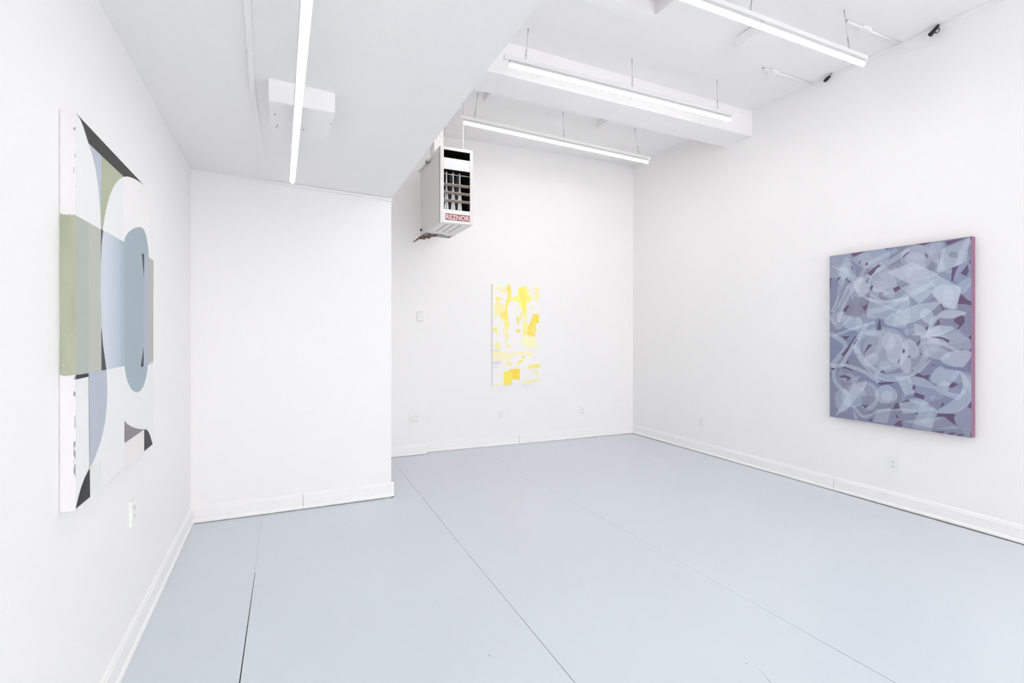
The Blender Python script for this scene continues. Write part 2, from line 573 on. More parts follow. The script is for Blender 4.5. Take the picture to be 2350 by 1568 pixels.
root = thing('cable_raceway', 'slim white cable raceway running lengthwise down the low ceiling', 'cable channel', (-.11, 2.5, 2.67))
for (x0, ya), (x1, yb), w, h in (((-.105, -1.0), (-.114, 2.07), .022, .016), ((-.114, 2.07), (-.132, 2.868), .022, .016), ((-.130, 2.876), (-.104, 4.430), .021, .011)):
    bm = raceway('', '', [(x0, ya, zl(x0, ya)), (x1, yb, zl(x1, yb))], w, h)
    obj('channel', bm, M['trim'], root)
bm = raceway('', '', [(-.131, 2.862, zl(-.131, 2.862)), (-.131, 2.882, zl(-.131, 2.882))], .026, .018)
obj('coupling', bm, M['trim'], root)
root = thing('cable_raceway', 'slim white cable raceway along the top edge of the partition wall', 'cable channel', (.4, 4.44, 2.62))
for xa, xb, w, hh in ((-.122, .80, .015, .022), (.801, .886, .018, .026)):
    bm = B()
    ya, yb = 4.4525 - .0172 * (xa + .122), 4.4525 - .0172 * (xb + .122)
    sweep(bm, (xa, ya, zl(xa, ya) - .002), (xb, yb, zl(min(xb, .88), yb) - .002), (-.0172, -1, 0), [(0, -hh), (w, -hh), (w, 0), (0, 0)])
    obj('channel' if xa < 0 else 'end_cap', bm, M['trim'], root)

root = thing('cable_raceway', 'slim white cable raceway in the corner between right wall and high ceiling', 'cable channel', (XR - .01, 1.5, 3.8))
pr = [(.0005, -.026), (.024, -.026), (.024, 0), (.0005, 0)]
for ya, yb in ((-.6, 2.33), (2.40, 3.02)):
    bm = B()
    sweep(bm, (XR, ya, zc(ya) - .001), (XR, yb, zc(yb) - .001), (-1, 0, 0), pr)
    obj('channel', bm, M['trim'], root)
for yy in (2.33, 2.62):
    bm = B()
    sweep(bm, (XR, yy, zc(yy) - .001), (XR, yy + (.07 if yy < 2.5 else .03), zc(yy) - .001), (-1, 0, 0), [(.0005, -.029), (.027, -.029), (.027, 0), (.0005, 0)])
    obj('coupling', bm, M['trim'], root)

for yy, xe, bx, lab in ((2.355, 3.905, 4.09, 'short white conduit on the high ceiling nearer the camera, right of the nearest tube light'),
                        (3.105, 3.945, 4.035, 'short white conduit on the high ceiling nearer the beam, above the small black plug')):
    z = zc(yy)
    root = thing('electrical_conduit', lab, 'conduit', (4.3, yy, z - .02), 'conduits on the high ceiling')
    bm = B()
    tube(bm, [(xe, yy, z - .011), (4.60, yy, z - .011)], .0095, 10)
    obj('pipe', bm, M['trim'], root)
    bm = B()
    box(bm, (bx, yy - .024, z - .032), (bx + .10, yy + .024, z - .0005))
    obj('box', bm, M['trim'], root, bevel=.003)
    for x in (xe, bx - .012):
        bm = B()
        tube(bm, [(x - .006, yy, z - .011), (x, yy, z - .011)], .008, 8)
        tube(bm, [(x - .008, yy, z - .016), (x + .003, yy, z - .003)], .003, 6)
        obj('connector', bm, M['wire'], root)
# plugs hanging from the raceway
def plug(px, widths, label, cordpx, loop=None, tail=None, x=4.588):
    pts = [on_x(*p, x) for p in px]
    root = thing('extension_plug', label, 'plug', pts[-1], 'black plugs below the ceiling raceway')
    bm = B()
    tube(bm, pts, widths, 10)
    obj('plug_body', bm, M['black'], root)
    if loop:
        c = on_x(*loop[0], x)
        bm = B()
        tube(bm, [c + Vector((0, math.cos(k * math.pi / 8) * loop[1], math.sin(k * math.pi / 8) * loop[1] * 1.2)) for k in range(16)], .0035, 6, closed=True)
        obj('hanging_loop', bm, M['black'], root)
    bm = B()
    q = [on_x(*p, x) for p in cordpx]
    tube(bm, bez(q, 6), .003, 6)
    if tail:
        tube(bm, [q[0], on_x(*tail, x)], [.008, .004], 8)
    obj('cord', bm, M['plastic'], root)['label'] = 'thin white cord'
    if not loop:
        bm = B()
        tube(bm, [on_x(1905, 171, x), on_x(1909, 168, 4.60), on_x(1911, 167, 4.605)], .0035, 6)
        obj('plug_blade', bm, M['black'], root)


plug([(1891.5, 188.5), (1893, 186), (1899, 180), (1904, 175.5), (1906, 173.5)], [.006, .0155, .0165, .011, .006],
     'small black plug where the ceiling meets the right wall, beside the far conduit',
     [(1892, 188), (1887, 194), (1879, 199), (1872, 199), (1867, 195), (1866, 193)])
plug([(2132, 83), (2134, 81), (2141, 73), (2148, 65), (2153, 58.5), (2155, 56)], [.007, .018, .015, .0135, .010, .006],
     'larger black plug with a round hanging loop, high on the right wall',
     [(2133, 82), (2125, 93), (2116, 103), (2104, 111), (2090, 114), (2078, 110), (2069, 98)], ((2150.5, 70), .015), (2128, 89))

# ------------------------------------------------------------------ outlets and thermostat
def frame_axes(org, ux, n):
    ux, n = Vector(ux).normalized(), Vector(n).normalized()
    uz = Vector((0, 0, 1))
    def T(u, w, v):      # along wall, out of wall, up
        return Vector(org) + ux * u + n * w + uz * v
    return T


def tbox(bm, T, u0, u1, w0, w1, v0, v1):
    prism(bm, [T(u0, w0, v0), T(u1, w0, v0), T(u1, w1, v0), T(u0, w1, v0)], [T(u0, w0, v1), T(u1, w0, v1), T(u1, w1, v1), T(u0, w1, v1)])


def outlet(label, org, ux, n, gangs=1, w=.076, h=.118, thick=.006):
    root = thing('electrical_outlet', label, 'outlet', org, 'white wall outlets')
    T = frame_axes(org, ux, n)
    W = w if gangs == 1 else .117
    bm = B()
    tbox(bm, T, -W / 2, W / 2, 0, thick, -h / 2, h / 2)
    obj('cover_plate', bm, M['plastic'], root, bevel=.002)
    for g in range(gangs):
        u0 = 0 if gangs == 1 else (-.023 + .046 * g)
        for v0 in (-.020, .020):
            bm = B()
            ring = [(u0 + .0165 * math.cos(a), v0 + max(-.0125, min(.0125, .0165 * math.sin(a)))) for a in [k * math.pi / 10 for k in range(20)]]
            prism(bm, [T(u, thick, v) for u, v in ring], [T(u, thick + .0022, v) for u, v in ring])
            r = obj('receptacle', bm, M['plastic'], root)
            bm = B()
            wq = thick + .0022
            tbox(bm, T, u0 - .0078, u0 - .0052, wq, wq + .0005, v0 - .001, v0 + .008)
            tbox(bm, T, u0 + .0050, u0 + .0074, wq, wq + .0005, v0, v0 + .0075)
            ring = [(u0 + .0028 * math.cos(a), v0 - .007 + .0028 * math.sin(a)) for a in [k * math.pi / 4 for k in range(8)]]
            prism(bm, [T(u, wq, v) for u, v in ring], [T(u, wq + .0005, v) for u, v in ring])
            obj('slots', bm, M['slot'], r)
    return root


outlet('white duplex outlet below the purple-grey painting on the right wall', (XR, 2.417, .358), (0, -1, 0), (-1, 0, 0), w=.084, h=.122)
outlet('small white duplex outlet low on the far half of the right wall', (XR, 4.506, .366), (0, -1, 0), (-1, 0, 0))
outlet('white four-socket outlet plate low on the back wall beside the partition', (1.437, 5.8512, .430), (1, -.01, 0), (0, -1, 0), gangs=2, h=.117)
def ybk(x):
    return 5.932 - .0432 * (x - 1.582)
nb = Vector((-.0432, -1, 0)).normalized()
for px, py, lab in ((1149, 953, 'white duplex outlet on the back wall below the yellow painting'), (1336, 943, 'white duplex outlet on the back wall near the far right corner')):
    r = ray(px, py)
    t = (5.932 + .0432 * 1.582) / (r.y + .0432 * r.x)
    outlet(lab, (r.x * t, r.y * t, H + r.z * t), (1, -.0432, 0), nb)
outlet('white outlet box on the left wall, below the green and black shaped-panel painting', (XL, 2.806, .628), (0, 1, 0), (1, 0, 0), w=.08, h=.116, thick=.012)

org = Vector((1.508, 5.8507, 1.652))
root = thing('thermostat', 'white square thermostat at head height on the back wall beside the partition', 'thermostat', org)
T = frame_axes(org, (1, -.01, 0), (0, -1, 0))
bm = B(); tbox(bm, T, -.036, .036, 0, .024, -.056, .056); obj('case', bm, M['plastic'], root, bevel=.004)
bm = B(); tbox(bm, T, -.020, .026, .0235, .0265, -.032, .034); obj('front_cover', bm, M['metal_white'], root, bevel=.002)
for v in (-.054, .050):
    bm = B()
    for k in range(7):
        tbox(bm, T, -.026 + k * .009, -.022 + k * .009, .0235, .0246, v, v + .004)
    obj('vent_slots', bm, M['slot'], root)

# ------------------------------------------------------------------ unit heater
HX0, HX1, HY0, HY1, HZ0, HZ1 = 1.440, 1.787, 4.80, 5.58, 2.560, 3.325
root = thing('unit_heater', 'white gas unit heater with brown louvres hanging in the back left corner', 'heater', ((HX0 + HX1) / 2, 5.1, HZ0))
t = .008
OX0, OX1 = 1.478, 1.757          # front opening
bm = B()
box(bm, (HX0, HY0, HZ0), (HX0 + t, HY1, HZ1)); box(bm, (HX1 - t, HY0, HZ0), (HX1, HY1, HZ1))
box(bm, (HX0 + t, HY0 + .01, HZ1 - t), (HX1 - t, HY1, HZ1)); box(bm, (HX0 + t, HY1 - t, HZ0), (HX1 - t, HY1, HZ1 - t))
box(bm, (HX0, HY0 - .003, HZ0), (OX0, HY0 + .012, HZ1)); box(bm, (OX1, HY0 - .003, HZ0), (HX1, HY0 + .012, HZ1))
box(bm, (OX0, HY0, 3.297), (OX1, HY0 + .012, HZ1))
cab = obj('cabinet', bm, M['heater_white'], root)
bm = B(); box(bm, (OX0 - .001, HY0 + .004, 3.103), (OX1 + .001, HY0 + .014, 3.217)); obj('front_panel', bm, M['metal_white'], root, bevel=.001)
bm = B(); box(bm, (OX0 - .001, HY0 + .002, HZ0 + .004), (OX1 + .001, HY0 + .014, 2.697)); obj('lower_panel', bm, M['metal_white'], root, bevel=.001)
bm = B()
box(bm, (OX0 - .02, HY0 + .30, 2.70), (OX1 + .02, HY0 + .31, 3.31))
box(bm, (OX0 - .012, HY0 + .014, 2.70), (OX0 - .006, HY0 + .30, 3.31)); box(bm, (OX1 + .006, HY0 + .014, 2.70), (OX1 + .012, HY0 + .30, 3.31))
box(bm, (OX0 - .01, HY0 + .014, 3.305), (OX1 + .01, HY0 + .30, 3.312)); box(bm, (OX0 - .01, HY0 + .014, 2.697), (OX1 + .01, HY0 + .30, 2.702))
box(bm, (OX0 - .01, HY0 + .016, 3.10), (OX1 + .01, HY0 + .30, 3.11))
obj('inner_chamber', bm, M['cavity'], root)
# three flared heat-exchanger tubes
prof = [(2.702, .026), (2.745, .021), (2.795, .014), (2.800, .019), (2.845, .019), (2.850, .014), (2.862, .016), (2.90, .013), (2.935, .0065), (3.10, .0065)]
for k in range(3):
    cx = 1.530 + .0715 * k
    bm = B()
    a = [bm.verts.new((cx - w, HY0 + .075, z)) for z, w in prof] + [bm.verts.new((cx + w, HY0 + .075, z)) for z, w in prof[::-1]]
    f = bm.faces.new(a)
    ext = bmesh.ops.extrude_face_region(bm, geom=[f])
    bmesh.ops.translate(bm, verts=[v for v in ext['geom'] if isinstance(v, bmesh.types.BMVert)], vec=(0, .16, 0))
    box(bm, (cx - .0012, HY0 + .066, 2.704), (cx + .0012, HY0 + .0745, 2.93))
    obj('heat_exchanger_tube', bm, M['tube'], root)
# louvre blades
def louvre(z, tilt):
    bm = B()
    w = .0135
    a = Vector((0, math.cos(tilt), math.sin(tilt)))
    c = Vector((0, HY0 + .018, z))
    q = [c - a * w, c + a * w, c + a * w + Vector((0, .001, .0025)), c - a * w + Vector((0, .001, .0025))]
    prism(bm, [v + Vector((OX0, 0, 0)) for v in q], [v + Vector((OX1, 0, 0)) for v in q])
    box(bm, (OX0, HY0 + .0005, z - math.sin(tilt) * w - .003), (OX1, HY0 + .0025, z - math.sin(tilt) * w + .004))
    obj('louvre', bm, M['bronze'], root)
for z, tl in ((3.053, .12), (2.948, -.75), (2.868, -.75), (2.787, -.75)):
    louvre(z, tl)
# bottom tray with slots
bm = B()
box(bm, (OX0 - .03, HY0 + .012, HZ0 - .002), (OX1 + .022, 5.37, HZ0 + .003))
box(bm, (OX0 + .18, 5.355, HZ0 - .016), (OX1 + .022, 5.362, HZ0 + .001))
pan = obj('bottom_pan', bm, M['heater_white'], root)
for cx in (1.528, 1.599, 1.672):
    bm = B(); box(bm, (cx - .003, HY0 + .045, HZ0 - .003), (cx + .003, HY0 + .45, HZ0 - .0015)); obj('slot', bm, M['cavity'], pan)
bm = B(); tube(bm, [(1.556, 5.10, HZ0 - .0034), (1.556, 5.10, HZ0)], .007, 10); obj('knockout', bm, M['slot'], pan)
# name plate
bm = B(); box(bm, (1.494, HY0 - .0008, 2.590), (1.752, HY0 + .003, 2.655)); plate = obj('name_plate', bm, M['red'], root)
plate['label'] = 'faded red nameplate'
cu = bpy.data.curves.new('txt', 'FONT')
cu.body = 'REZNOR'
cu.size = .064
cu.extrude = .0006
cu.offset = .0010
cu.align_x = 'CENTER'; cu.align_y = 'CENTER'
to = bpy.data.objects.new('txt', cu)
C.objects.link(to)
dg = bpy.context.evaluated_depsgraph_get()
dg.update()
me = bpy.data.meshes.new_from_object(to.evaluated_get(dg))
bpy.data.objects.remove(to)
xs = [v.co.x for v in me.vertices]; zs = [v.co.y for v in me.vertices]
sx, sz = .246 / (max(xs) - min(xs)), .048 / (max(zs) - min(zs))
mx, mz = (max(xs) + min(xs)) / 2, (max(zs) + min(zs)) / 2
R0 = wloc(root)
for v in me.vertices:
    x, y, z = v.co
    v.co = Vector(((x - mx) * sx + 1.624, HY0 - .0014 - z, (y - mz) * sz + 2.621)) - R0
me.materials.clear()
me.materials.append(M['letters'])
lo = bpy.data.objects.new('lettering', me)
C.objects.link(lo)
lo.parent = plate
# (plate sits at the root's origin, so the letters share the frame)
# flue, hanging rods, side strip, gas valve
bm = B(); box(bm, (1.436, 5.00, HZ1 - .002), (1.534, 5.16, zc(5.1) - .0)); obj('flue', bm, M['trim'], root)
for x, y in ((1.705, 4.86), (1.705, 5.5), (1.48, 5.5)):
    bm = B(); tube(bm, [(x, y, HZ1 - .003), (x, y, zc(y))], .0042, 8); obj('hanging_rod', bm, M['trim'], root)
bm = B(); box(bm, (HX0 - .006, 5.33, 3.085), (HX0 + .001, 5.345, 3.27)); obj('side_bracket', bm, M['metal_white'], root)
bm = B()
tube(bm, [(HX0 - .02, 5.02, 3.29), (HX0 - .02, 5.58, 3.29)], .011, 8)
obj('side_pipe', bm, M['trim'], root)
bm = B()
tube(bm, [(HX0 - .02, 5.17, 3.29), (HX0 - .02, 5.24, 3.29)], .017, 8)
obj('pipe_coupling', bm, M['wire'], root)
gv = B()
tube(gv, [(1.50, 5.385, 2.528), (1.50, 5.44, 2.528), (1.50, 5.47, 2.535)], [.017, .022, .016], 10)
tube(gv, [(1.50, 5.42, 2.528), (1.40, 5.46, 2.515)], .016, 10)
tube(gv, [(1.44, 5.44, 2.50), (1.44, 5.44, 2.54)], [.024, .020], 10)
tube(gv, [(1.50, 5.40, 2.53), (1.58, 5.39, 2.545)], .012, 10)
tube(gv, [(1.40, 5.46, 2.515), (1.37, 5.50, 2.49)], .009, 8)
tube(gv, [(1.37, 5.50, 2.49), (1.345, 5.52, 2.475)], .006, 8)
tube(gv, [(1.50, 5.42, 2.53), (1.50, 5.42, 2.562)], .012, 8)
obj('gas_valve', gv, M['rust'], root)['label'] = 'brown gas valve and fittings'
bm = B(); tube(bm, [(1.428, 5.50, 2.60), (1.428, 5.50, 2.625)], .009, 8); obj('cable_gland', bm, M['black'], root)
bm = B(); tube(bm, bez([(1.47, 5.42, 2.52), (1.47, 5.42, 2.47), (1.50, 5.43, 2.50), (1.49, 5.42, 2.53)], 6), .0022, 6); obj('tubing', bm, M['plastic'], root)

# ------------------------------------------------------------------ paintings
def grid_paint(name, corner, ux, uz, nu, nv, rgb, parent, m):
    """a finely gridded canvas face carrying its painted pattern; rgb is (nv,nu,3) sRGB 0..255"""
    org = wloc(parent)
    u = np.linspace(0, 1, nu)[None, :, None]
    v = np.linspace(0, 1, nv)[:, None, None]
    P = np.array(corner)[None, None, :] + u * np.array(ux)[None, None, :] + v * np.array(uz)[None, None, :] - np.array(org)[None, None, :]
    P = np.broadcast_to(P, (nv, nu, 3)).reshape(-1, 3)
    me = bpy.data.meshes.new(name)
    me.vertices.add(nu * nv)
    me.vertices.foreach_set('co', P.astype(np.float32).ravel())
    i = np.arange(nu * nv).reshape(nv, nu)
    q = np.stack([i[:-1, :-1], i[:-1, 1:], i[1:, 1:], i[1:, :-1]], -1).reshape(-1, 4)
    me.loops.add(q.size)
    me.loops.foreach_set('vertex_index', q.ravel().astype(np.int32))
    me.polygons.add(len(q))
    me.polygons.foreach_set('loop_start', (np.arange(len(q)) * 4).astype(np.int32))
    me.polygons.foreach_set('loop_total', np.full(len(q), 4, np.int32))
    me.update(calc_edges=True)
    c = rgb.reshape(-1, 3) / 255.0
    c = np.where(c <= .04045, c / 12.92, ((c + .055) / 1.055) ** 2.4)
    a = me.color_attributes.new('paint', 'FLOAT_COLOR', 'POINT')
    a.data.foreach_set('color', np.concatenate([c, np.ones((len(c), 1))], 1).astype(np.float32).ravel())
    me.materials.append(m)
    o = bpy.data.objects.new(name, me)
    C.objects.link(o)
    o.parent = parent
    return o


def inpoly(X, Y, poly):
    """boolean mask of grid points inside poly"""
    m = np.zeros(X.shape, bool)
    xs = [p[0] for p in poly]; ysv = [p[1] for p in poly]
    bb = (X >= min(xs)) & (X <= max(xs)) & (Y >= min(ysv)) & (Y <= max(ysv))
    if not bb.any():
        return m
    x, y = X[bb], Y[bb]
    r = np.zeros(x.shape, bool)
    n = len(poly)
    for k in range(n):
        x1, y1 = poly[k]; x2, y2 = poly[(k + 1) % n]
        if y1 == y2:
            continue
        c = ((y1 > y) != (y2 > y)) & (x < (x2 - x1) * (y - y1) / (y2 - y1) + x1)
        r ^= c
    m[bb] = r
    return m


def vnoise(shape, cells, rng):
    """smooth value noise"""
    gy, gx = cells
    g = rng.random((gy + 2, gx + 2))
    y = np.linspace(0, gy, shape[0]); x = np.linspace(0, gx, shape[1])
    yi = y.astype(int); xi = x.astype(int)
    fy = (y - yi)[:, None]; fx = (x - xi)[None, :]
    fy = fy * fy * (3 - 2 * fy); fx = fx * fx * (3 - 2 * fx)
    a = g[yi][:, xi]; b = g[yi][:, xi + 1]; c = g[yi + 1][:, xi]; d = g[yi + 1][:, xi + 1]
    return (a * (1 - fx) + b * fx) * (1 - fy) + (c * (1 - fx) + d * fx) * fy - .5


def smooth_poly(poly, n=5):
    P = [Vector((*p, 0)) for p in poly]
    out = []
    N = len(P)
    for i in range(N):
        p0, p1, p2, p3 = P[i - 1], P[i], P[(i + 1) % N], P[(i + 2) % N]
        for k in range(n):
            t = k / n
            v = .5 * ((2 * p1) + (p2 - p0) * t + (2 * p0 - 5 * p1 + 4 * p2 - p3) * t * t + (3 * p1 - p0 - 3 * p2 + p3) * t ** 3)
            out.append((v.x, v.y))
    return out


def ell(cx, cy, rx, ry, rot=0, n=28):
    c, s = math.cos(rot), math.sin(rot)
    return [(cx + rx * math.cos(a) * c - ry * math.sin(a) * s, cy + rx * math.cos(a) * s + ry * math.sin(a) * c) for a in [2 * math.pi * k / n for k in range(n)]]


def stroke(pts, w):
    P = [Vector(p) for p in bez([(*p, 0) for p in pts], 6)] if len(pts) > 2 else [Vector((*p, 0)) for p in pts]
    L, R = [], []
    for i, p in enumerate(P):
        t = (P[min(i + 1, len(P) - 1)] - P[max(i - 1, 0)]).normalized()
        n = Vector((-t.y, t.x, 0)) * w / 2
        L.append(((p + n).x, (p + n).y)); R.append(((p - n).x, (p - n).y))
    return L + R[::-1]


# ---- purple-grey painting, right wall (3 sides wrapped in pink)
XF = 4.580
RY0, RY1, RZ0, RZ1 = 1.879, 2.914, .684, 2.159
root = thing('painting', 'large purple-grey abstract painting of overlapping translucent shapes on the right wall', 'painting', (XF, (RY0 + RY1) / 2, RZ0))
nu, nv = 415, 591
U, V = np.meshgrid(np.linspace(0, 1, nu), np.linspace(0, 1, nv))     # u: far -> near edge, v: bottom -> top
GX = U * 1035.0                                                      # canvas millimetres
GY = V * 1475.0


def to_canvas(px, py):
    p = on_x(px, py, XF)
    return ((RY1 - p.y) * 1000, (p.z - RZ0) * 1000)


def FZ(poly):
    return [to_canvas(1880 + x / 3.136, 520 + y / 3.136) for x, y in poly]


QO = {1: (1900, 540), 2: (2070, 540), 3: (1900, 770), 4: (2070, 770)}


def QZ(q, poly):
    return [to_canvas(QO[q][0] + x / 6.535, QO[q][1] + y / 6.535) for x, y in poly]


img = np.empty((nv, nu, 3))
img[:] = (132, 138, 162)
rng = np.random.default_rng(3)


def comp(poly, col, a, soft=None):
    m = inpoly(GX, GY, poly)
    img[m] = img[m] * (1 - a) + np.array(col) * a


HI = (207, 218, 229)
for _ in range(34):      # faint under-layers
    cx, cy = rng.random() * 1035, rng.random() * 1475
    k = rng.integers(0, 3)
    if k == 0:
        p = ell(cx, cy, 40 + rng.random() * 90, 30 + rng.random() * 60, rng.random() * 3)
    elif k == 1:
        an = rng.random() * 6.28
        p = [(cx + math.cos(an + q) * (60 + 110 * rng.random()), cy + math.sin(an + q) * (60 + 110 * rng.random())) for q in (0, 1.7, 3.0, 4.6)]
    else:
        an = rng.random() * 3.14
        dxx, dyy = math.cos(an) * 120, math.sin(an) * 120
        p = stroke([(cx - dxx, cy - dyy), (cx + dyy * .3, cy - dxx * .3), (cx + dxx, cy + dyy)], 22 + rng.random() * 18)
    comp(p, HI if rng.random() < .7 else (128, 130, 156), .10 + .12 * rng.random())

SM = smooth_poly
W = [  # (polygon in the detail frame, strength)
    ([(77, 215), (225, 190), (238, 290), (150, 690), (128, 690), (125, 640), (180, 380), (77, 370)], .22),
    ([(150, 300), (190, 215), (225, 235), (180, 420), (150, 560), (110, 620)], .22),
    (ell(200, 350, 60, 95, .15), .18),
    ([(80, 280), (190, 300), (350, 420), (520, 480), (420, 520), (300, 470), (200, 350)], .30),
    (SM([(235, 235), (320, 190), (490, 160), (500, 240), (430, 280), (330, 300)]), .26),
    (ell(330, 235, 55, 45), .16),
    (stroke([(95, 620), (190, 460), (330, 370), (520, 250), (650, 165)], 34), .34),
    (stroke([(140, 685), (200, 520), (260, 420)], 26), .34),
    (stroke([(265, 470), (330, 300), (420, 235), (560, 170)], 30), .25),
    (SM([(250, 400), (300, 360), (340, 400), (350, 470), (300, 510), (265, 470)]), .34),
    (ell(260, 500, 34, 66, -.2), .24),
    (SM([(350, 420), (430, 290), (470, 280), (530, 340), (560, 430), (520, 520), (420, 480)]), .26),
    (ell(430, 430, 60, 42), .22),
    (stroke([(260, 430), (330, 510), (450, 540), (640, 520)], 22), .34),
    (stroke([(350, 430), (400, 300), (450, 270)], 18), .34),
    (ell(700, 220, 115, 95, -.15), .18),
    (ell(690, 235, 72, 48), .24),
    (SM([(590, 300), (600, 200), (680, 140), (780, 150), (815, 210), (780, 290), (700, 320)]), .12),
    ([(490, 330), (670, 255), (860, 345), (650, 415)], .46),
    ([(590, 440), (840, 345), (1020, 440), (990, 600), (880, 575), (810, 480), (720, 560), (640, 480)], .40),
    (SM([(815, 480), (870, 420), (1015, 440), (985, 560), (960, 600), (890, 560)]), .40),
    (ell(930, 500, 40, 70), .30),
    (ell(650, 330, 26, 40), .2),
    ([(880, 165), (1085, 80), (1060, 250), (850, 340), (870, 260)], .34),
    (SM([(790, 150), (860, 115), (900, 130), (905, 200), (850, 330), (820, 260)]), .26),
    (ell(870, 280, 36, 50), .22),
    (ell(945, 225, 40, 36), .0),
    (stroke([(1090, 90), (1040, 160), (1000, 290), (985, 370)], 42), .30),
    ([(570, 190), (760, 110), (900, 100), (860, 180), (700, 250)], .14),
    (SM([(470, 670), (640, 580), (860, 540), (820, 600), (700, 680), (530, 720)]), .42),
    ([(340, 640), (370, 480), (470, 540), (640, 500), (660, 560), (480, 670), (350, 660)], .30),
    (stroke([(345, 620), (500, 580), (640, 500), (830, 400)], 40), .30),
    (stroke([(350, 520), (480, 575), (600, 620)], 18), .28),
    ([(520, 720), (560, 600), (640, 480), (660, 660), (600, 740)], .26),
    (SM([(725, 640), (745, 595), (800, 600), (822, 645), (800, 700), (755, 685)]), .42),
    (SM([(820, 650), (880, 612), (950, 600), (1060, 620), (1000, 650), (920, 665), (860, 660), (815, 720), (785, 770), (778, 725)]), .48),
    (SM([(765, 800), (790, 745), (860, 715), (930, 710), (975, 730), (900, 770), (830, 795)]), .46),
    (SM([(682, 700), (740, 718), (782, 765), (770, 800), (700, 790)]), .34),
    (SM([(790, 800), (960, 740), (1060, 780), (1092, 870), (1000, 890), (870, 870), (790, 880)]), .22),
    (SM([(870, 960), (950, 900), (1100, 900), (1040, 1010), (950, 1003)]), .42),
    (ell(850, 915, 95, 42, .1), .30),
    (stroke([(790, 820), (880, 840), (1000, 900)], 24), .26),
    (stroke([(742, 830), (765, 930), (700, 1030), (560, 1080), (400, 1075)], 44), .30),
    (stroke([(275, 930), (330, 1010), (430, 1090), (540, 1110), (700, 1060), (800, 960)], 14), .38),
    (ell(450, 890, 200, 150, .1), .14),
    (ell(470, 890, 155, 125, .2), .14),
    (stroke([(270, 920), (290, 800), (430, 750), (560, 770), (620, 870), (560, 1000), (420, 1040)], 46), .24),
    (ell(545, 880, 62, 110, .1), .30),
    (ell(500, 830, 48, 66), .34),
    (ell(470, 1000, 42, 34), .26),
    (stroke([(330, 760), (440, 790), (420, 900), (330, 960)], 34), .22),
    (ell(622, 985, 40, 68), .34),
    (ell(660, 880, 50, 74, -.5), .32),
    (ell(375, 960, 60, 40, -.6), .24),
    (stroke([(80, 770), (190, 860), (90, 1000)], 34), .34),
    (stroke([(345, 700), (270, 820), (160, 1000)], 30), .36),
    (stroke([(400, 690), (260, 730), (100, 790)], 18), .36),
    (stroke([(250, 860), (330, 970), (430, 1060)], 34), .38),
    (stroke([(80, 1003), (200, 1005), (330, 1050), (440, 1130)], 26), .40),
    (stroke([(110, 1010), (112, 1110), (205, 1210)], 26), .34),
    (SM([(80, 640), (160, 612), (185, 640), (150, 715), (90, 690)]), .26),
    (SM([(170, 650), (260, 636), (312, 690), (280, 745), (190, 730)]), .40),
    (stroke([(85, 660), (140, 730), (240, 640)], 20), .28),
    (ell(265, 610, 24, 44, .2), .24),
    ([(110, 1370), (250, 1130), (345, 1110), (330, 1160), (215, 1300)], .38),
    (ell(168, 1250, 62, 84), .26),
    (ell(250, 1220, 90, 82), .26),
    (ell(355, 1225, 62, 86), .18),
    (stroke([(300, 1180), (340, 1130), (400, 1160), (415, 1250), (370, 1310), (310, 1290)], 26), .26),
    (SM([(410, 1180), (490, 1140), (560, 1200), (540, 1260), (440, 1270)]), .36),
    (ell(490, 1220, 44, 38), .30),
    (stroke([(240, 1290), (320, 1370), (420, 1330), (560, 1315), (700, 1330)], 22), .30),
    ([(385, 1405), (420, 1320), (520, 1310), (490, 1415)], .26),
    ([(240, 1320), (300, 1400), (255, 1390)], .34),
    (SM([(225, 1150), (255, 1090), (290, 1080), (260, 1130)]), .30),
    (ell(215, 1090, 46, 34), .24),
    ([(545, 1080), (650, 1075), (690, 1200), (620, 1220)], .40),
    (SM([(640, 1095), (720, 1085), (800, 1120), (832, 1168), (740, 1150), (660, 1130)]), .34),
    (SM([(800, 1090), (850, 1015), (930, 1020), (1015, 1045), (930, 1140), (830, 1130)]), .38),
    ([(820, 1160), (900, 1110), (1060, 1190), (1000, 1250), (880, 1210)], .34),
    (SM([(1015, 1045), (1080, 1110), (1102, 1200), (1085, 1270), (1010, 1330), (920, 1348), (840, 1335), (950, 1260), (1015, 1190), (1030, 1110)]), .36),
    ([(1005, 1050), (1102, 1080), (1102, 1230), (1060, 1150)], .18),
    ([(580, 1275), (700, 1250), (845, 1325), (600, 1350)], .30),
    ([(670, 1445), (740, 1245), (855, 1325), (800, 1475)], .24),
    ([(600, 1402), (900, 1370), (1015, 1460), (840, 1458)], .28),
    ([(690, 1130), (860, 1180), (900, 1230), (760, 1290), (700, 1200)], .14),
    (SM([(640, 1250), (720, 1240), (790, 1275), (740, 1285)]), .34),
    (SM([(980, 1340), (1102, 1290), (1102, 1510), (1000, 1440)]), .13),
    ([(930, 1140), (1000, 1150), (1040, 1200), (930, 1230)], .0),
    (SM([(990, 420), (1105, 360), (1105, 420), (1040, 480), (1010, 470)]), .30),
    (SM([(1015, 500), (1060, 430), (1105, 400), (1105, 545)]), .12),
    (SM([(960, 290), (1040, 250), (1105, 300), (1060, 390), (980, 395)]), .10),
    ([(620, 830), (700, 740), (760, 790), (720, 850)], .16),
    ([(560, 1010), (640, 800), (720, 830), (740, 960), (640, 1060)], .16),
    ([(880, 760), (1085, 760), (1085, 820), (900, 860)], .10),
    ([(470, 480), (560, 420), (640, 470), (560, 560)], .22),
]
for p, a in W:
    if a:
        comp(FZ(p), HI, min(.6, a * 1.12))
MD = (133, 135, 158)
